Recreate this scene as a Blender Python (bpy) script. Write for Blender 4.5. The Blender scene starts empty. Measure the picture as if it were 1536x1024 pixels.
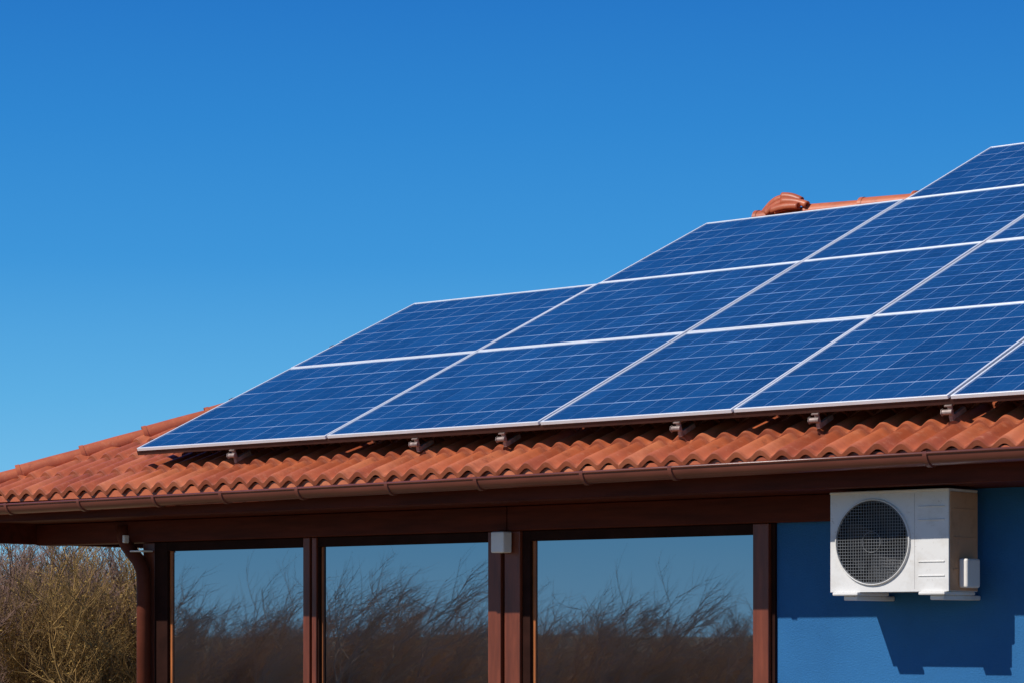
import bpy, math, random
from mathutils import Vector, Matrix
R = math.radians
sc = bpy.context.scene
col = sc.collection
# ------------------------------------------------------------------ helpers
def s2l(r, g, b):
    def f(c):
        c /= 255.0
        return c/12.92 if c <= .04045 else ((c+.055)/1.055)**2.4
    return (f(r), f(g), f(b), 1.0)

class MB:
    def __init__(s):
        s.v = []; s.f = []; s.uv = {}
    def add(s, vs, fs):
        n = len(s.v); s.v += [tuple(p) for p in vs]
        s.f += [tuple(i+n for i in f) for f in fs]
    def box(s, x0, x1, y0, y1, z0, z1):
        s.add([(x0,y0,z0),(x1,y0,z0),(x1,y1,z0),(x0,y1,z0),(x0,y0,z1),(x1,y0,z1),(x1,y1,z1),(x0,y1,z1)],
              [(0,3,2,1),(4,5,6,7),(0,1,5,4),(1,2,6,5),(2,3,7,6),(3,0,4,7)])
    def tube(s, pts, rad, n=8, cap=True, a0=0.0, a1=2*math.pi, up=None):
        pts = [Vector(p) for p in pts]
        if not isinstance(rad, (list, tuple)): rad = [rad]*len(pts)
        full = abs(a1-a0-2*math.pi) < 1e-4
        m = n if full else n+1
        base = len(s.v)
        for i, p in enumerate(pts):
            d = (pts[min(i+1,len(pts)-1)] - pts[max(i-1,0)]).normalized()
            u = Vector(up) if up else (Vector((0,0,1)) if abs(d.z) < .9 else Vector((1,0,0)))
            a = d.cross(u).normalized(); b = a.cross(d).normalized()
            for k in range(m):
                t = a0 + (a1-a0)*k/n
                s.v.append(tuple(p + a*math.cos(t)*rad[i] + b*math.sin(t)*rad[i]))
        for i in range(len(pts)-1):
            for k in range(n):
                k2 = (k+1) % m
                s.f.append((base+i*m+k, base+i*m+k2, base+(i+1)*m+k2, base+(i+1)*m+k))
        if cap and full:
            s.f.append(tuple(base+k for k in range(m))[::-1])
            s.f.append(tuple(base+(len(pts)-1)*m+k for k in range(m)))
    def build(s, name, mat, parent=None, smooth=False, bevel=0, seg=2):
        me = bpy.data.meshes.new(name)
        me.from_pydata(s.v, [], s.f); me.update()
        me.materials.append(mat)
        if smooth:
            me.polygons.foreach_set('use_smooth', [True]*len(me.polygons))
        if s.uv:
            l = me.uv_layers.new(name='UVMap')
            vi = [0]*len(me.loops); me.loops.foreach_get('vertex_index', vi)
            fl = []
            for i in vi:
                fl += s.uv.get(i, (0,0))
            l.data.foreach_set('uv', fl)
        o = bpy.data.objects.new(name, me); col.objects.link(o)
        if parent: o.parent = parent
        if bevel:
            b = o.modifiers.new('bevel', 'BEVEL'); b.width = bevel; b.segments = seg; b.limit_method = 'ANGLE'
        return o
def boxo(name, mat, parent, dims, bevel=.004, seg=2):
    m = MB(); m.box(*dims); return m.build(name, mat, parent, bevel=bevel, seg=seg)
def empty(name, label, cat, loc=(0,0,0), group=None):
    o = bpy.data.objects.new(name, None); col.objects.link(o)
    o.location = loc; o['label'] = label; o['category'] = cat
    if group: o['group'] = group
    o.empty_display_size = .2
    return o

class NT:
    def __init__(s, name):
        s.m = bpy.data.materials.new(name); s.m.use_nodes = True
        s.t = s.m.node_tree; s.n = s.t.nodes; s.l = s.t.links
        s.p = s.n['Principled BSDF']
    def new(s, typ, **k):
        n = s.n.new(typ)
        for a, b in k.items(): setattr(n, a, b)
        return n
    def link(s, a, b): s.l.new(a, b)
    def noise(s, scale, detail=4, vec=None, rough=.6):
        n = s.new('ShaderNodeTexNoise'); n.inputs['Scale'].default_value = scale
        n.inputs['Detail'].default_value = detail; n.inputs['Roughness'].default_value = rough
        if vec is not None: s.link(vec, n.inputs['Vector'])
        return n
    def ramp(s, fac, stops):
        r = s.new('ShaderNodeValToRGB'); e = r.color_ramp.elements
        while len(e) < len(stops): e.new(.5)
        for i, (p, c) in enumerate(stops):
            e[i].position = p; e[i].color = c if len(c) == 4 else (*c, 1)
        s.link(fac, r.inputs['Fac']); return r
    def math(s, op, a, b=None):
        n = s.new('ShaderNodeMath', operation=op)
        for i, x in enumerate((a, b)):
            if x is None: continue
            if isinstance(x, (int, float)): n.inputs[i].default_value = x
            else: s.link(x, n.inputs[i])
        return n.outputs[0]
    def mix(s, fac, a, b, mode='MIX'):
        n = s.new('ShaderNodeMix', data_type='RGBA', blend_type=mode)
        for i, x in ((0, fac), (6, a), (7, b)):
            if isinstance(x, (int, float)): n.inputs[i].default_value = x
            elif isinstance(x, tuple): n.inputs[i].default_value = x if len(x) == 4 else (*x, 1)
            else: s.link(x, n.inputs[i])
        return n.outputs[2]
    def bump(s, h, strength=.3, dist=.01):
        b = s.new('ShaderNodeBump'); b.inputs['Strength'].default_value = strength; b.inputs['Distance'].default_value = dist
        s.link(h, b.inputs['Height']); s.link(b.outputs[0], s.p.inputs['Normal'])
    def coord(s, w='Object'):
        return s.new('ShaderNodeTexCoord').outputs[w]

def simple(name, c, rough=.5, var=.25, scale=6, metallic=0, bump=.1, spec=.5, stretch=None):
    t = NT(name); v = t.coord()
    if stretch:
        mp = t.new('ShaderNodeMapping'); mp.inputs['Scale'].default_value = stretch; t.link(v, mp.inputs['Vector']); v = mp.outputs[0]
    n = t.noise(scale, 6, v)
    lo = tuple(x*(1-var) for x in c[:3]); hi = tuple(min(1, x*(1+var)) for x in c[:3])
    r = t.ramp(n.outputs['Fac'], [(.3, lo), (.7, hi)])
    t.link(r.outputs[0], t.p.inputs['Base Color'])
    t.p.inputs['Roughness'].default_value = rough; t.p.inputs['Metallic'].default_value = metallic
    t.p.inputs['Specular IOR Level'].default_value = spec
    if bump:
        n2 = t.noise(scale*12, 3, v); t.bump(n2.outputs['Fac'], bump, .004)
    return t.m

# ------------------------------------------------------------------ materials
def tile_mat(name='terracotta_tile', use_uv=True):
    t = NT(name)
    v = t.coord('UV') if use_uv else t.coord('Object')
    fl = t.new('ShaderNodeVectorMath', operation='FLOOR'); t.link(v, fl.inputs[0])
    wn = t.new('ShaderNodeTexWhiteNoise', noise_dimensions='2D'); t.link(fl.outputs[0], wn.inputs['Vector'])
    ob = t.coord('Object')
    r = t.ramp(wn.outputs['Value'], [(0, (.37,.082,.031)), (.3, (.49,.118,.044)), (.7, (.57,.148,.055)), (1, (.64,.20,.085))])
    n = t.noise(3.5, 8, ob, .7)
    n2 = t.noise(22, 6, ob, .7)
    c = t.mix(t.ramp(n.outputs['Fac'], [(.42, (0,0,0)), (.72, (.8,.8,.8))]).outputs[0], r.outputs[0], (.33,.075,.032))
    c = t.mix(t.ramp(n2.outputs['Fac'], [(.54, (0,0,0)), (.8, (.6,.6,.6))]).outputs[0], c, (.66,.28,.15))
    c = t.mix(t.ramp(t.noise(9, 8, ob, .8).outputs['Fac'], [(.57, (0,0,0)), (.70, (.6,.6,.6))]).outputs[0], c, (.16,.048,.028))
    if use_uv:   # darker towards the laps of each tile
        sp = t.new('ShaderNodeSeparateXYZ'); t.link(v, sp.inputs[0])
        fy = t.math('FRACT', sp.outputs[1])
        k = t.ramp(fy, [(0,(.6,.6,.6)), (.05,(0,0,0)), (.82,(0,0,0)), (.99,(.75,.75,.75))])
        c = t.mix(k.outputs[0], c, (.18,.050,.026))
    t.link(c, t.p.inputs['Base Color']); t.p.inputs['Roughness'].default_value = .42
    t.p.inputs['Specular IOR Level'].default_value = .42
    t.bump(t.noise(55, 4, ob).outputs['Fac'], .2, .005)
    return t.m
M = {}
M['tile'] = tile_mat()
M['cap'] = tile_mat('ridge_tile_clay', False)
M['brown'] = simple('brown_painted_wood', (.165,.040,.018), .38, .35, 3, stretch=(6,6,.8))
M['pipe'] = simple('dark_brown_pipe', (.115,.028,.014), .6, .3, 3, spec=.12)
M['sash'] = simple('lit_orange_sash', (.38,.12,.035), .4, .35, 3, stretch=(6,6,.8))  # orange glow of the lit inner frame edge is put into the wood colour
M['dark'] = simple('dark_frame', (.026,.009,.006), .7, .3, spec=.08)
M['fascia'] = simple('dark_brown_board', (.085,.016,.007), .6, .35, 3, spec=.15, stretch=(.6,6,6))
M['gutter'] = simple('brown_gutter', (.155,.046,.032), .28, .2, 4, bump=.05, stretch=(.6,3,3))
M['rail'] = simple('brown_rail', (.05,.017,.012), .5, .3)
M['steel'] = simple('weathered_steel', (.30,.23,.20), .5, .45, 30, metallic=.2)
M['alu'] = simple('white_aluminium_frame', (.78,.80,.82), .35, .05, 8, metallic=.1, bump=0)
M['black'] = simple('black_backing', (.012,.012,.014), .6, .2)
M['box'] = simple('grey_white_plastic', (.80,.80,.79), .45, .06)
def acpaint(name, a, b2):
    t = NT(name); ob = t.coord()
    c = t.mix(t.ramp(t.noise(5, 8, ob, .7).outputs['Fac'], [(.5,(0,0,0)),(.8,(1,1,1))]).outputs[0], a, b2)
    c = t.mix(t.ramp(t.noise(26, 6, ob, .75).outputs['Fac'], [(.62,(0,0,0)),(.74,(.8,.8,.8))]).outputs[0], c, (.33,.27,.22))
    t.link(c, t.p.inputs['Base Color']); t.p.inputs['Roughness'].default_value = .45
    t.bump(t.noise(40, 3, ob).outputs['Fac'], .06, .003); return t.m
M['ac'] = acpaint('weathered_white_paint', (.76,.745,.71), (.58,.54,.48))
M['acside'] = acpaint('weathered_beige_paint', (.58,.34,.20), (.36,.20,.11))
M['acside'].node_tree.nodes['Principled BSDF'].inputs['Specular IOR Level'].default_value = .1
M['accover'] = acpaint('cover_paint', (.85,.80,.73), (.72,.66,.58))
M['grille'] = simple('grille_wire', (.19,.195,.20), .4, .1, bump=0)
M['seam'] = simple('dark_seam', (.45,.43,.41), .6, .1, bump=0)
M['fan'] = simple('fan_plastic', (.018,.019,.021), .6, .2)
t = NT('blue_stucco'); ob = t.coord()
c = t.mix(t.ramp(t.noise(1.3, 8, ob, .65).outputs['Fac'], [(.3,(0,0,0)),(.7,(1,1,1))]).outputs[0], (.013,.125,.32), (.022,.165,.40))
c = t.mix(t.ramp(t.noise(60, 4, ob, .8).outputs['Fac'], [(.55,(0,0,0)),(.8,(.5,.5,.5))]).outputs[0], c, (.03,.20,.46))
t.link(c, t.p.inputs['Base Color']); t.p.inputs['Roughness'].default_value = .85
t.bump(t.noise(90, 6, ob, .8).outputs['Fac'], .6, .014); M['stucco'] = t.m
t = NT('coated_window_glass'); ob = t.coord()
t.p.inputs['Metallic'].default_value = 1; t.p.inputs['Roughness'].default_value = .012
t.p.inputs['Base Color'].default_value = (.265,.31,.37,1)
t.bump(t.noise(.9, 2, ob).outputs['Fac'], .05, .02); M['glass'] = t.m
t = NT('solar_cells'); uv = t.coord('UV'); ob = t.coord('Object')
sep = t.new('ShaderNodeSeparateXYZ'); t.link(uv, sep.inputs[0])
def line(out, w, mult=1.0, off=0.0):
    x = t.math('MULTIPLY', out, mult); x = t.math('ADD', x, off)
    x = t.math('FRACT', x); x = t.math('SUBTRACT', x, .5); x = t.math('ABSOLUTE', x)
    return t.math('GREATER_THAN', x, .5-w)
lu = line(sep.outputs[0], .018); lv = line(sep.outputs[1], .020)
bu = line(sep.outputs[0], .020, 3, .5)
hv = line(sep.outputs[1], .012, 1, .5)
fl = t.new('ShaderNodeVectorMath', operation='FLOOR'); t.link(uv, fl.inputs[0])
oi = t.new('ShaderNodeObjectInfo')
ad = t.new('ShaderNodeVectorMath', operation='ADD'); t.link(fl.outputs[0], ad.inputs[0])
cb = t.new('ShaderNodeCombineXYZ'); t.link(t.math('MULTIPLY', oi.outputs['Random'], 37.0), cb.inputs[2]); t.link(cb.outputs[0], ad.inputs[1])
wn = t.new('ShaderNodeTexWhiteNoise', noise_dimensions='3D'); t.link(ad.outputs[0], wn.inputs['Vector'])
base = t.ramp(wn.outputs['Value'], [(0,(.005,.042,.130)), (1,(.009,.065,.185))])
vo = t.new('ShaderNodeTexVoronoi'); vo.inputs['Scale'].default_value = 30; t.link(ob, vo.inputs['Vector'])
vs = t.new('ShaderNodeSeparateXYZ'); t.link(vo.outputs['Color'], vs.inputs[0])
c = t.mix(t.math('MULTIPLY', vs.outputs[0], .35), base.outputs[0], (.014,.085,.23))
oc = t.new('ShaderNodeVectorMath', operation='ADD'); t.link(ob, oc.inputs[0]); t.link(cb.outputs[0], oc.inputs[1])
nz = t.noise(2.6, 4, oc.outputs[0])
fade = t.ramp(nz.outputs['Fac'], [(.38,(.28,.28,.28)), (.62,(1,1,1))]).outputs[0]
fd = t.new('ShaderNodeSeparateXYZ'); t.link(fade, fd.inputs[0])
c = t.mix(t.math('MULTIPLY', t.math('MULTIPLY', bu, fd.outputs[0]), .20), c, (.22,.34,.56))
c = t.mix(t.math('MULTIPLY', t.math('MULTIPLY', hv, fd.outputs[0]), .25), c, (.25,.38,.60))
c = t.mix(t.math('MULTIPLY', t.math('MULTIPLY', lu, fd.outputs[0]), .65), c, (.30,.42,.62))
c = t.mix(t.math('MULTIPLY', t.math('MULTIPLY', lv, fd.outputs[0]), .90), c, (.42,.54,.72))
t.link(c, t.p.inputs['Base Color'])
t.p.inputs['Roughness'].default_value = .16; t.p.inputs['IOR'].default_value = 1.30
M['cells'] = t.m
def bark(name, a, b):
    t = NT(name); ob = t.coord()
    r = t.ramp(t.noise(2.0, 5, ob).outputs['Fac'], [(.3, a), (.7, b)])
    oi = t.new('ShaderNodeObjectInfo')
    c = t.mix(t.math('MULTIPLY', oi.outputs['Random'], .35), r.outputs[0], tuple((x+y)*.35 for x, y in zip(a, b)))
    t.link(c, t.p.inputs['Base Color']); t.p.inputs['Roughness'].default_value = .9
    t.p.inputs['Specular IOR Level'].default_value = .1
    return t.m
M['twig'] = bark('bare_twigs', (.20,.120,.085), (.32,.20,.145))
M['gold'] = bark('golden_twigs', (.26,.155,.055), (.38,.24,.085))
M['twigd'] = bark('pale_twigs', (.68,.44,.24), (.80,.55,.33))
M['dry'] = bark('dry_leaves', (.30,.19,.05), (.42,.27,.08))

# ------------------------------------------------------------------ ground
t = NT('dry_grass'); ob = t.coord()
c = t.mix(t.ramp(t.noise(.25, 8, ob, .7).outputs['Fac'], [(.35,(0,0,0)),(.65,(1,1,1))]).outputs[0], (.14,.11,.05), (.30,.21,.10))
t.link(c, t.p.inputs['Base Color']); t.p.inputs['Roughness'].default_value = .95
t.bump(t.noise(8, 6, ob).outputs['Fac'], .5, .1)
g = MB(); N = 96; g.v = [(0,0,0)] + [(900*math.cos(2*math.pi*k/N), 900*math.sin(2*math.pi*k/N), 0) for k in range(N)]
g.f = [(0, 1+k, 1+(k+1) % N) for k in range(N)]
go = g.build('ground', t.m); go['kind'] = 'structure'; go['label'] = 'dry winter grass ground around the house'

# ------------------------------------------------------------------ house
house = empty('house', 'single storey blue house with terracotta tiled hip roof and brown eaves', 'house')
EX0, EX1, EY0, EY1, EZ = -1.24, 11.0, -.72, 9.62, 2.628
RX0, RX1, RY = 3.2, 6.56, 4.45
TF = .4415; RZ = EZ + TF*(RY-EY0)
random.seed(4)
roofmb = MB()
def roof_plane(O, xd, yd, L, run, tan, cl, cr, pitch=.158, course=.34, spp=16):
    cy = course*math.cos(math.atan(tan)); n = int(math.ceil(run/cy)); xs = []
    k = 0
    while k*pitch/spp < L: xs.append(k*pitch/spp); k += 1
    xs.append(L)
    A = .045; th = .028
    def P(x, y, dz):
        x2 = min(max(x, cl(y)), max(cr(y), cl(y)))
        c = .5+.5*math.cos(2*math.pi*x2/pitch)
        z = EZ + tan*y + dz + A*c**.8
        return (O[0]+xd[0]*x2+yd[0]*y, O[1]+xd[1]*x2+yd[1]*y, z)
    def J(rnd, x):
        return rnd[int((x+pitch*.5)//pitch) % len(rnd)]
    for c in range(n):
        y0 = c*cy; y1 = min((c+1)*cy, run)
        rn = [(random.uniform(-.005,.005), random.uniform(-.012,.012)) for _ in range(80)]
        strips = [[(y0+.004, th-.042, 0), (y0-.004, th-.008, 0)], [(y0-.004, th-.008, 0), (y0+.008, th, .03), ((y0+y1)/2, th*.55, .5), (y1+.01, .0, .98)]]
        for st in strips:
            b = len(roofmb.v)
            for (y, dz, vv) in st:
                for x in xs:
                    jz, jy = J(rn, x)
                    e = 1 if vv < .4 else (.5 if vv < .7 else 0)
                    yy = min(max(y + (jy*e if c > 0 else jy*.6*e), -.02), run)
                    roofmb.uv[len(roofmb.v)] = ((x+pitch*.5)/pitch + .0001, c+vv+.005)
                    roofmb.v.append(P(x, yy, dz + jz*e))
            m = len(xs)
            for r in range(len(st)-1):
                for i in range(m-1):
                    if xs[i+1] < cl(st[r][0])-.05 or xs[i] > cr(st[r][0])+.05: continue
                    roofmb.f.append((b+r*m+i, b+r*m+i+1, b+(r+1)*m+i+1, b+(r+1)*m+i))
LF = EX1-EX0; run = RY-EY0; hw = RX0-EX0; hr = EX1-RX1
roof_plane((EX0,EY0), (1,0), (0,1), LF, run, TF, lambda y: hw*y/run, lambda y: LF-hr*y/run)
roof_plane((EX1,EY1), (-1,0), (0,-1), LF, run, TF, lambda y: hr*y/run, lambda y: LF-hw*y/run, spp=6)
LS = EY1-EY0
roof_plane((EX0,EY1), (0,-1), (1,0), LS, hw, TF*run/hw, lambda y: run*y/hw, lambda y: LS-run*y/hw, spp=6)
roof_plane((EX1,EY0), (0,1), (-1,0), LS, hr, TF*run/hr, lambda y: run*y/hr, lambda y: LS-run*y/hr, spp=6)
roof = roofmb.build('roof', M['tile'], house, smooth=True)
boxo('eave_gap_lightener', M['cap'], roof, (EX0+.06, EX1-.06, EY0+.020, EY0+.05, 2.605, EZ+.024), 0)  # added clay-coloured board, lightens the black gaps under the tile crests
def caps(A, B, name, seg=.50, r=.066, tp=.86):
    A = Vector(A); B = Vector(B); d = (B-A); n = int(d.length/seg); d.normalize()
    mb = MB()
    for i in range(n+1):
        p = A + d*(i*seg); q = p + d*(seg+.05)
        if (q-A).length > (B-A).length+.05: q = B
        if (q-p).length < .06: continue
        j = Vector((random.uniform(-.010,.010), random.uniform(-.010,.010), random.uniform(-.004,.005)))
        p2 = p + Vector((0,0,.010)) + j
        mb.tube([p2, p2*.5+q*.5, q], [r*1.04, r, r*tp], 14, False, R(-25), R(205))
        mb.tube([p2-Vector((0,0,.008)), q-Vector((0,0,.008))], [r*.92, r*.72], 14, False, R(-25), R(205))
        mb.tube([p2-d*.003, p2+d*.03], [r*1.11, r*1.09], 14, False, R(-25), R(205))
    return mb.build(name, M['cap'], roof, smooth=True)
hz0, hz1 = .036, -.035
caps((EX0-.02,EY0-.02,EZ+hz0), (RX0,RY,RZ+hz1), 'hip_cap', r=.070, tp=.9)
caps((EX1,EY0,EZ+hz0), (RX1,RY,RZ+hz1), 'hip_cap', r=.070, tp=.9)
caps((EX0,EY1,EZ+hz0), (RX0,RY,RZ+hz1), 'hip_cap', r=.070, tp=.9)
caps((EX1,EY1,EZ+hz0), (RX1,RY,RZ+hz1), 'hip_cap', r=.070, tp=.9)
caps((RX0-.70,RY,RZ+.076), (RX1,RY,RZ+.076), 'ridge_cap', r=.068, tp=.96)
def arc_tile(x0, x1, y, z0, z1, hgt, rr):
    mb = MB(); pts = []
    for k in range(15):
        s = k/14
        pts.append((RX0+x0+(x1-x0)*s, RY+y, RZ+z0+(z1-z0)*s+hgt*math.sin(math.pi*s)))
    mb.tube(pts, [rr*(1-.22*k/14) for k in range(15)], 14, False, R(-40), R(220))
    o = mb.build('ridge_end_tile', M['cap'], roof, smooth=True)
    so = o.modifiers.new('thick', 'SOLIDIFY'); so.thickness = .010
arc_tile(-.60, -.40, -.02, .12, .225, .035, .030)
arc_tile(-.43, -.25, -.02, .240, .190, .012, .028)
arc_tile(-.55, -.30, -.07, .11, .180, .030, .028)
arc_tile(-.40, -.16, -.07, .190, .140, .012, .028)
arc_tile(-.47, -.22, -.11, .12, .130, .012, .028)

# eaves
boxo('fascia', M['fascia'], house, (EX0+.07, EX1-.07, EY0+.09, EY0+.12, 2.462, 2.622))
boxo('fascia', M['fascia'], house, (EX0+.07, EX1-.07, EY1-.12, EY1-.09, 2.462, 2.622))
boxo('side_fascia', M['fascia'], house, (EX0+.05, EX0+.14, EY0+.13, EY1-.13, 2.315, 2.62))
boxo('side_fascia', M['fascia'], house, (EX1-.14, EX1-.05, EY0+.13, EY1-.13, 2.315, 2.62))
boxo('soffit', M['fascia'], house, (EX0+.145, EX1-.145, EY0+.123, EY1-.123, 2.468, 2.496), 0)
boxo('beam', M['fascia'], house, (EX0+.143, 3.60, -.08, .12, 2.305, 2.465), .006)
boxo('beam', M['fascia'], house, (3.606, 6.24, -.08, .12, 2.305, 2.465), .006)
# gutter, falling slightly towards the left
GY, GR = EY0-.045, .066
def GZ(x): return 2.572+.0056*(x+1.24)
mb = MB()
def gutter_run(A, B):
    mb.tube([A, B], GR, 20, False, R(178), R(362))
    mb.tube([A, B], GR-.005, 20, False, R(178), R(362))
    A = Vector(A); B = Vector(B); d = (B-A).normalized(); s = d.cross(Vector((0,0,1)))
    for sg in (-1, 1):
        mb.tube([A+s*sg*GR, B+s*sg*GR], .009, 8)
gutter_run((EX0-.10,GY,GZ(EX0-.1)), (EX1+.1,GY,GZ(EX1+.1))); gutter_run((EX0-.045,GY,GZ(EX0)-.002), (EX0-.045,EY1,GZ(EX0)-.002))
for x in (EX0-.10, EX1+.1):
    mb.add([(x, GY+math.cos(a)*GR, GZ(x)+math.sin(a)*GR) for a in [math.pi+math.pi*k/12 for k in range(13)]], [tuple(range(13))])
gut = mb.build('gutter', M['gutter'], house, smooth=True)
for x in (-.55,.25,1.03,1.70,2.42,3.22,3.97,4.81,5.47,7.19,8.6,9.9):
    mb = MB(); z = GZ(x)
    mb.tube([(x-.016,GY,z), (x-.013,GY,z), (x+.013,GY,z), (x+.016,GY,z)], [GR+.001, GR+.009, GR+.009, GR+.001], 20, False, R(172), R(368))
    mb.build('gutter_joint', M['gutter'], gut, smooth=False)
# walls
mb = MB(); mb.box(5.67, 9.8, 0, .3, 0, 2.466); mb.box(0, 5.667, .0, .3, 0, .35)
mb.box(9.5, 9.8, .303, 8.9, 0, 2.466); mb.box(0, .3, .303, 8.9, 0, 2.466); mb.box(.303, 9.497, 8.6, 8.9, 0, 2.466)
mb.build('wall', M['stucco'], house)
boxo('inner_backing', M['black'], house, (.31, 5.66, .2, .25, .36, 2.45), 0)
def post(x0, x1, y0=-.06, y1=.19, z0=.352, z1=2.303, m='brown'):
    return boxo('post', M[m], house, (x0, x1, y0, y1, z0, z1), .006)
post(.045, .17, -.02); post(3.425, 3.535, -.06); post(3.558, 3.69, -.05); post(5.525, 5.64, -.05)
boxo('post_gap', M['dark'], house, (3.536,3.557,-.02,.1,.352,2.303), 0); boxo('post_gap', M['dark'], house, (5.642,5.668,-.02,.19,.352,2.303), 0)
def window(x0, x1, jl, w):
    zb, zt = .352, 2.303
    f = MB(); y0, y1 = -.025, .12
    f.box(x0, x0+jl, y0, y1, zb, zt); f.box(x1-.012, x1, y0, y1, zb, zt)
    f.box(x0+jl, x1-.012, y0, y1, zt-.065, zt); f.box(x0+jl, x1-.012, y0, y1, zb, zb+.07)
    fo = f.build('window', M['dark'], house, bevel=.004)
    s = MB(); a, b, c, d = x0+jl+.001, x1-.013, zb+.071, zt-.066
    s.box(a, a+w, .0, .04, c, d); s.box(b-.006, b, .0, .04, c, d); s.box(a+w, b-.006, .0, .04, c, c+.028)
    s.build('sash', M['sash'], fo, bevel=.002)
    boxo('pane', M['glass'], fo, (a+w-.003, b-.004, .012, .022, c+.01, d-.001), 0)
window(.172, 1.715, .14, .026); window(1.842, 3.423, .012, .012); window(3.692, 5.523, .065, .024)
boxo('mullion', M['brown'], house, (1.717, 1.780, -.045, .15, .352, 2.303), .006)
boxo('mullion', M['brown'], house, (1.797, 1.84, -.040, .15, .352, 2.303), .006)
boxo('post_gap', M['dark'], house, (1.7815, 1.7955, -.015, .10, .352, 2.303), 0)
mb = MB()
pts = [(-.11,-.08,2.43), (-.105,-.08,2.36), (-.07,-.08,2.29), (-.01,-.08,2.23), (.06,-.08,2.17), (.105,-.08,2.10), (.116,-.08,2.03), (.117,-.08,1.9), (.117,-.08,.0)]
mb.tube(pts, .052, 16); dp = mb.build('downpipe', M['pipe'], house, smooth=True)
boxo('pipe_hook', M['box'], dp, (-.02,.005,-.17,-.12,2.30,2.36), .008)
boxo('pipe_clip', M['box'], dp, (.05,.18,-.16,-.045,2.232,2.244), .004)

# ------------------------------------------------------------------ small white box on post
sb = empty('sensor_box', 'small white sensor box high on the brown post between the two big windows', 'sensor box', (3.585,-.062,2.18))
boxo('housing', M['box'], sb, (-.06,.05,-.09,-.0,-.02,.118), .01, 3)

# ------------------------------------------------------------------ air conditioner
W, D, H = .78, .32, .565
ac = empty('air_conditioner_unit', 'white weathered outdoor air conditioner unit mounted on the blue wall', 'air conditioner', (6.32, -.10, 1.872))
case = MB()
def q(a,b,c,d): case.add([a,b,c,d],[(0,1,2,3)])
yf = -D
q((0,0,0),(W,0,0),(W,0,H),(0,0,H)); q((0,yf,0),(0,0,0),(0,0,H),(0,yf,H)); q((W,yf,0),(W,yf,H),(W,0,H),(W,0,0))
q((0,yf,H),(0,0,H),(W,0,H),(W,yf,H)); q((0,yf,0),(W,yf,0),(W,0,0),(0,0,0))
cx, cz, cr = .285, .285, .240
NN = 96; inner = []; outer = []
for k in range(NN):
    a = 2*math.pi*k/NN; ca, sa = math.cos(a), math.sin(a)
    inner.append((cx+cr*ca, yf, cz+cr*sa))
    tt = min(((W-cx) if ca > 0 else cx)/abs(ca) if abs(ca) > 1e-6 else 9, ((H-cz) if sa > 0 else cz)/abs(sa) if abs(sa) > 1e-6 else 9)
    outer.append([cx+tt*ca, yf, cz+tt*sa])
for (ux, uz) in ((0,0),(W,0),(W,H),(0,H)):
    k = min(range(NN), key=lambda i: (outer[i][0]-ux)**2+(outer[i][2]-uz)**2); outer[k] = [ux, yf, uz]
case.add(inner+[tuple(o) for o in outer], [(k,(k+1)%NN,NN+(k+1)%NN,NN+k) for k in range(NN)])
co = case.build('casing', M['ac'], ac)
mb = MB()
mb.add([(p[0], yf+.001, p[2]) for p in inner]+[(p[0], yf+.139, p[2]) for p in inner], [(k,NN+k,NN+(k+1)%NN,(k+1)%NN) for k in range(NN)]+[tuple(range(NN, 2*NN))])
mb.build('fan_well', M['black'], ac)
boxo('lid', M['ac'], ac, (-.004, W+.004, yf-.006, .003, H+.0005, H+.014), .005)
boxo('side_panel', M['acside'], ac, (W+.0005, W+.005, -D+.012, -.002, .004, H-.004), .002)
for z in (.085, .165, .40, .475):
    boxo('front_rib', M['ac'], ac, (.585, .755, yf-.005, yf-.0005, z, z+.007), .002)
boxo('front_seam', M['seam'], ac, (.560,.5615,yf-.0012,yf-.0004,.015,H-.01), 0)
for z in (.12,.30,.46): boxo('side_rib', M['acside'], ac, (W+.0055, W+.009, -D+.04, -.04, z, z+.007), .001)
mb = MB(); ns = 96; rings = ((cr-.003, 0.0), (cr-.001,-.012), (cr+.003,-.015), (cr+.007,-.012), (cr+.010,-.001))
for (r_, y_) in rings:
    for k in range(ns):
        a = 2*math.pi*k/ns; mb.v.append((cx+r_*math.cos(a), yf+y_, cz+r_*math.sin(a)))
for i in range(len(rings)-1):
    for k in range(ns): mb.f.append((i*ns+k, i*ns+(k+1)%ns, (i+1)*ns+(k+1)%ns, (i+1)*ns+k))
mb.build('fan_ring', M['ac'], ac, smooth=True)
mb = MB(); g = -cr+.010; st = .0175
while g < cr:
    h = math.sqrt(max(cr*cr-g*g, 0)); bulge = -.010
    mb.box(cx+g-.0012, cx+g+.0012, yf+bulge, yf+bulge+.0024, cz-h, cz+h)
    mb.box(cx-h, cx+h, yf+bulge-.0026, yf+bulge-.0002, cz+g-.0012, cz+g+.0012)
    g += st
for rr in (.06, .236):
    mb.tube([(cx+rr*math.cos(2*math.pi*k/48), yf-.015, cz+rr*math.sin(2*math.pi*k/48)) for k in range(49)], .0018, 5, False, up=(0,1,0))
mb.build('fan_grille', M['grille'], ac)
mb = MB()
mb.tube([(cx,yf+.06,cz),(cx,yf+.12,cz)], .05, 24)
for b3 in range(3):
    a0 = b3*2*math.pi/3; vs = []
    for i in range(9):
        rr = .055+i*(cr-.075)/8
        for j in range(7):
            a = a0 + (j/6)*1.5 + .5*(i/8)
            vs.append((cx+rr*math.cos(a), yf+.055+.06*(j/6), cz+rr*math.sin(a)))
    mb.add(vs, [(i*7+j,i*7+j+1,(i+1)*7+j+1,(i+1)*7+j) for i in range(8) for j in range(6)])
mb.build('fan_blades', M['fan'], ac, smooth=True)
boxo('valve_cover', M['accover'], ac, (W+.0055, W+.062, -D+.10, -D+.25, .02, .185), .012, 3)
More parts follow.
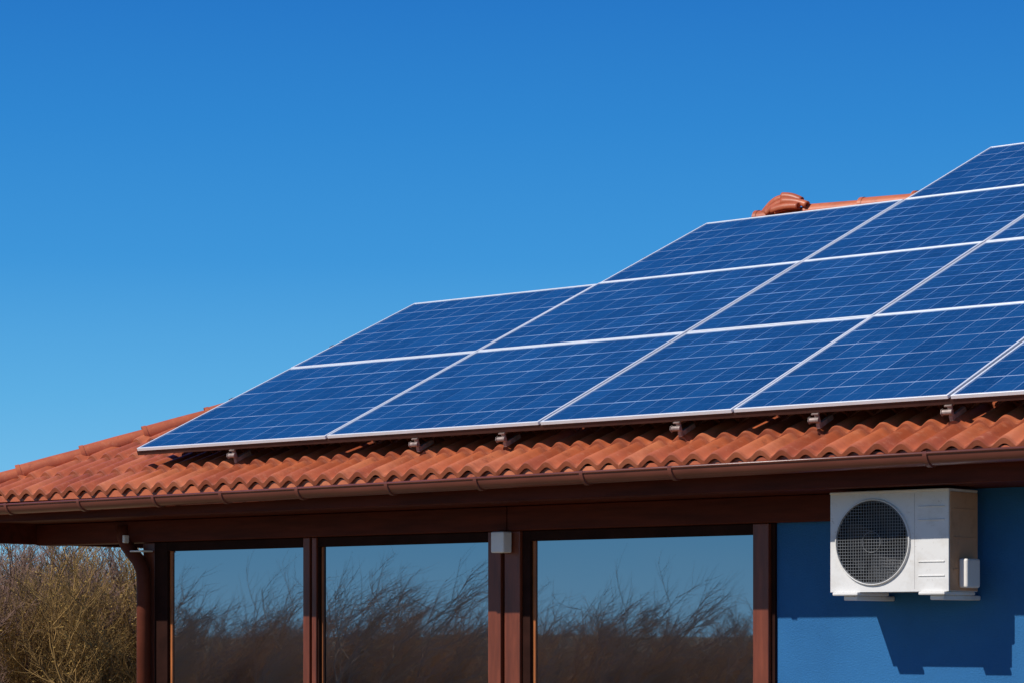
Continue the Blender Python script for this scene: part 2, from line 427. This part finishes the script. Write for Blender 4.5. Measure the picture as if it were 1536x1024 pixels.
for x in (.03, .60):
    mb = MB(); mb.box(x, x+.17, -D-.028, .0, -.020, -.001); mb.box(x+.06, x+.15, -D-.0, .097, -.048, -.0205)
    mb.build('foot', M['ac'], ac, bevel=.006)

# ------------------------------------------------------------------ solar panels
XC, YC, ZC = 14.54, -13.3, 1.65
S = 12.80; YB = YC+S; ZB = ZC+.1025*S; kk = S/12.95
tanp = .443; ang = math.atan(tanp)
XL = [XC-(XC-x)*kk for x in (.336, 2.236, 4.10, 5.59, 7.07, 8.55)]
DY = [y*kk for y in (0, 1.60, 3.05, 4.48, 5.80)]
rowsn = ['bottom row', 'second row up', 'third row up', 'top row']
colsn = ['first column from the left', 'second column from the left', 'third column from the left', 'fourth column from the left', 'fifth column from the left']
for ci in range(5):
    for ri in range([2,3,4,4,4][ci]):
        w = XL[ci+1]-XL[ci]-.018; y0 = DY[ri]; L = (DY[ri+1]-DY[ri])/math.cos(ang)-.010
        e = empty('solar_panel', f'blue solar panel in the {rowsn[ri]}, {colsn[ci]}', 'solar panel',
                  (XL[ci]+random.uniform(-.002,.002), YB+y0, ZB+tanp*y0+random.uniform(-.002,.002)), 'solar panels mounted on the tiled roof')
        e.rotation_euler = (ang+R(random.uniform(-.12,.12)), 0, 0)
        f = .0155; h = .022
        mb = MB()
        mb.box(0, w, 0, f, -h, 0); mb.box(0, w, L-f, L, -h, 0); mb.box(0, f, f, L-f, -h, 0); mb.box(w-f, w, f, L-f, -h, 0)
        mb.build('frame', M['alu'], e, bevel=.0015, seg=1)
        mb = MB(); mb.add([(f,f,-.005),(w-f,f,-.005),(w-f,L-f,-.005),(f,L-f,-.005)], [(0,1,2,3)])
        nu = 10 if ci < 2 else 8
        mb.uv = {0:(-.02,-.02),1:(nu+.02,-.02),2:(nu+.02,6.02),3:(-.02,6.02)}
        mb.build('cells', M['cells'], e)
        mb = MB(); mb.box(f+.001, w-f-.001, f+.001, L-f-.001, -.012, -.008); mb.build('back_sheet', M['black'], e)
rk = empty('mounting_rack', 'brown metal mounting rack under the lower edge of the solar panels', 'mounting rack', (0, YB, ZB))
rk.rotation_euler = (ang, 0, 0)
boxo('lower_rail', M['rail'], rk, (XL[0]-.02, XL[5]+.02, .008, .05, -.058, -.0245), .002)
for (y, xa) in ((.22,.40), (1.1,.40), (2.3,.40), (3.2,2.30), (4.0,2.30)):
    boxo('rail', M['rail'], rk, (xa, XL[5], y, y+.04, -.085 if y < .5 else -.06, -.0245), 0)
for x in (1.29, 3.01, 3.76, 5.15, 6.15, 7.04, 8.0):
    x = XC-(XC-x)*kk
    mb = MB(); y = .004
    mb.box(x-.024, x+.024, y-.006, y+.046, -.068, -.0585)
    mb.tube([(x,y+.014,-.0585),(x,y+.014,-.125)], .016, 10)
    mb.tube([(x-.042,y-.002,-.100),(x+.020,y-.002,-.100)], .016, 12)
    mb.tube([(x-.047,y-.002,-.100),(x-.042,y-.002,-.100)], .023, 6)
    mb.box(x-.012, x+.012, y, y+.16, -.155, -.125)
    mb.build('roof_hook', M['steel'], rk, bevel=.002)

# ------------------------------------------------------------------ bare shrubs
def bush_mesh(seed, lean=(0,0), stems=12, leafy=0, nchs=(8,7,6,0), fine=.0020, kids=(.32,.6), upr=.14, side_w=.7):
    rnd = random.Random(seed); tr = MB(); cr_ = MB(); lf = MB()
    def t3(mb, p, q, r0, r1):
        d = (q-p)
        if d.length < 1e-5: return
        d.normalize(); a = d.orthogonal(); b = d.cross(a); n = len(mb.v)
        for (c, r) in ((p, r0), (q, r1)):
            for k in range(3):
                an = k*2.0944; mb.v.append(tuple(c + a*math.cos(an)*r + b*math.sin(an)*r))
        for k in range(3):
            mb.f.append((n+k, n+(k+1)%3, n+3+(k+1)%3, n+3+k))
    def grow(p, d, L, r, lvl):
        segs = [6,4,3,2][lvl]; sl = L/segs; mb = tr if lvl < 1 else cr_
        nch = nchs[lvl]
        pts = [p.copy()]
        for i in range(segs):
            up = upr if lvl < 3 else upr*.7
            d = (d + Vector((rnd.gauss(0,.12)+lean[0]*.07, rnd.gauss(0,.12)+lean[1]*.07, rnd.gauss(0,.08)+up))).normalized()
            q = p + d*sl; t3(mb, p, q, r*(1-i/segs*.7), r*(1-(i+1)/segs*.7)); p = q; pts.append(q.copy())
        for c in range(nch):
            s = .15 + .83*(c+rnd.random()*.8)/nch; i = min(int(s*segs), segs-1)
            b = pts[i].lerp(pts[i+1], min(s*segs-i, 1))
            dd = (pts[i+1]-pts[i]).normalized()
            side = Vector((rnd.gauss(0,1)+lean[0]*.35, rnd.gauss(0,1)+lean[1]*.35, rnd.gauss(0,.6))).normalized()
            nd = (dd*.65 + side*side_w).normalized()
            grow(b, nd, L*rnd.uniform(*kids), max(r*.42, [0,.0044,.0024,fine][lvl+1]), lvl+1)
        if leafy and lvl == 3 and rnd.random() < leafy:
            c = p + Vector((rnd.gauss(0,.02), rnd.gauss(0,.02), rnd.gauss(0,.02)))
            u = Vector((rnd.gauss(0,1), rnd.gauss(0,1), rnd.gauss(0,1))).normalized()*.008; w = u.orthogonal().normalized()*.005
            lf.add([c-u, c+w, c+u, c-w], [(0,1,2,3)])
    for s in range(stems):
        a = rnd.random()*6.283; rr = rnd.random()**.5*.45
        p = Vector((math.cos(a)*rr, math.sin(a)*rr, -.03))
        d = Vector((math.cos(a)*.42*rr*2+lean[0]*.2, math.sin(a)*.42*rr*2+lean[1]*.2, 1)).normalized()
        grow(p, d, rnd.uniform(.42,.98), .009, 0)
    zm = sorted(v[2] for v in cr_.v)[int(len(cr_.v)*.997)]
    for m in (tr, cr_, lf): m.v = [(x/zm, y/zm, z/zm) for x, y, z in m.v]
    return tr, cr_, lf
def proto(seed, mt, **k):
    tr, cr_, lf = bush_mesh(seed, **k)
    out = []
    for n, m, mat in (('trunk', tr, M[mt]), ('crown', cr_, M[mt]), ('leaves', lf, M['dry'])):
        if not m.v: continue
        me = bpy.data.meshes.new(n); me.from_pydata(m.v, [], m.f); me.materials.append(mat); out.append((n, me))
    return out
def place(pr, name, label, cat, loc, h, rot, group, wide=1.15, mat=None):
    e = empty(name, label, cat, loc, group); e.scale = (h*wide, h*wide, h); e.rotation_euler = (0,0,rot)
    for n, me in pr:
        o = bpy.data.objects.new(n, me); col.objects.link(o); o.parent = e
def bearing(t, d):
    u = t*d
    return XC + .772*u - .636*d, YC + .636*u + .772*d
fk = dict(fine=.0009, upr=.21, side_w=.56, nchs=(9,8,9,0))
PA = [proto(11, 'twig', stems=13, **fk), proto(12, 'twig', stems=12, **fk)]
PB = [proto(21, 'gold', stems=13, leafy=.3, **fk)]
PD = [proto(41, 'twigd', stems=10, nchs=(8,7,6,0), fine=.0013), proto(42, 'twigd', stems=10, nchs=(8,7,6,0), fine=.0013)]
rnd = random.Random(8)
for i, (px, d, top, kind) in enumerate([(-70,38,796,0),(-15,40,786,1),(62,39,824,0),(125,38,828,2),(185,37,806,2),(255,39,830,2),
        (-40,47,798,1),(25,46,792,0),(90,48,806,1),(150,46,802,2),(215,47,815,2),(0,56,810,0),(70,57,806,1),(130,55,820,2),(200,56,818,0)]):
    x, y = bearing((px-768)/3926, d); h = (945-top)/3926*d + 1.65
    pr = PB[0] if kind == 2 else PA[kind]
    if kind == 2: l = 'golden brown shrub with dry leaves left of the brown downpipe'; gp = 'golden shrubs beyond the house'
    else: l = 'grey brown leafless shrub in the thicket left of the house'; gp = 'bare shrubs beyond the house'
    place(pr, 'bare_shrub', l, 'shrub', (x, y, 0), h, rnd.random()*6.28, gp, 1.2)
LN = (1.7*.772, -1.7*.636)
kw = dict(lean=LN, nchs=(7,7,7,0), fine=.0010, kids=(.38,.70))
PC = [proto(31, 'twigd', stems=9, **kw), proto(32, 'twigd', stems=8, **kw), proto(33, 'twigd', stems=9, **kw)]
tall = [(235,44,850),(285,45,858),(350,46,890),(405,44,872),(470,45,885),(520,44,842),(565,46,846),(610,45,890),(655,46,918),(800,45,888),(850,44,862),(905,45,872),(975,45,915),(1040,46,915),(1105,45,922)]
low = [(240+i*62, 50+(i % 3)*2, 906+((i*37) % 29)) for i in range(16)] + [(215+i*85, 60+(i % 2)*3, 910+((i*29) % 24)) for i in range(12)] + [(230+i*72, 74+(i % 3)*4, 916+((i*23) % 17)) for i in range(14)]
for i, (px, d, top) in enumerate(tall):
    x, y = bearing((px-768)/3926, d); h = (945-top)/3926*d + 1.65
    place(PC[i % 3], 'windswept_shrub', 'tall leafless windswept shrub seen mirrored in the window glass', 'shrub', (x, -y, 0), h, rnd.uniform(-.3,.3), 'windswept shrubs in front of the house', .85)
for i, (px, d, top) in enumerate(low):
    x, y = bearing((px-768)/3926, d); h = (945-top)/3926*d + 1.65
    place(PD[i % 2], 'low_shrub', 'low bare brown shrub seen mirrored at the bottom of the window glass', 'shrub', (x, -y, 0), h, rnd.random()*6.28, 'low shrubs in front of the house', 1.1 if d < 70 else 1.5)

# ------------------------------------------------------------------ light
sd = Vector((.4, 1.0, -1.03)).normalized()
L = bpy.data.lights.new('sun', 'SUN'); L.energy = 4.2; L.angle = R(.5); L.color = (1, .95, .88)
lo = bpy.data.objects.new('sun', L); col.objects.link(lo); lo.rotation_euler = sd.to_track_quat('-Z', 'Y').to_euler()
w = bpy.data.worlds.new('World'); sc.world = w; w.use_nodes = True
nt = w.node_tree; bg = nt.nodes['Background']
sky = nt.nodes.new('ShaderNodeTexSky'); sky.sky_type = 'NISHITA'; sky.sun_disc = False
sky.sun_elevation = R(43.7); sky.sun_rotation = math.atan2(-.4, -1.0)
tc = nt.nodes.new('ShaderNodeTexCoord'); sp = nt.nodes.new('ShaderNodeSeparateXYZ'); nt.links.new(tc.outputs['Generated'], sp.inputs[0])
rp = nt.nodes.new('ShaderNodeValToRGB'); e = rp.color_ramp.elements
st = [(0,(158,212,240)), (.037,(122,195,236)), (.088,(90,174,228)), (.139,(58,149,218)), (.19,(42,133,209)), (.235,(32,118,199)), (.5,(20,88,174)), (1,(12,58,135))]
while len(e) < len(st): e.new(.5)
for i, (p, c) in enumerate(st): e[i].position = p; e[i].color = s2l(*c)
nt.links.new(sp.outputs['Z'], rp.inputs['Fac'])
sc10 = nt.nodes.new('ShaderNodeMix'); sc10.data_type = 'RGBA'; sc10.blend_type = 'MULTIPLY'; sc10.inputs[0].default_value = 1
sc10.inputs[7].default_value = (.1,.1,.1,1); nt.links.new(sky.outputs[0], sc10.inputs[6])
mx = nt.nodes.new('ShaderNodeMix'); mx.data_type = 'RGBA'; mx.inputs[0].default_value = .97
nt.links.new(sc10.outputs[2], mx.inputs[6]); nt.links.new(rp.outputs[0], mx.inputs[7])
nt.links.new(mx.outputs[2], bg.inputs['Color']); bg.inputs['Strength'].default_value = 1.0

# ------------------------------------------------------------------ camera
cd = bpy.data.cameras.new('camera'); cam = bpy.data.objects.new('camera', cd); col.objects.link(cam)
cam.location = (XC, YC, ZC); cam.rotation_euler = (R(90), 0, math.atan2(.636, .772))
cd.lens = 92.02; cd.sensor_width = 36; cd.shift_y = .282; cd.clip_end = 3000; cd.clip_start = .1
sc.camera = cam
sc.view_settings.view_transform = 'Standard'; sc.view_settings.look = 'None'; sc.view_settings.exposure = 0
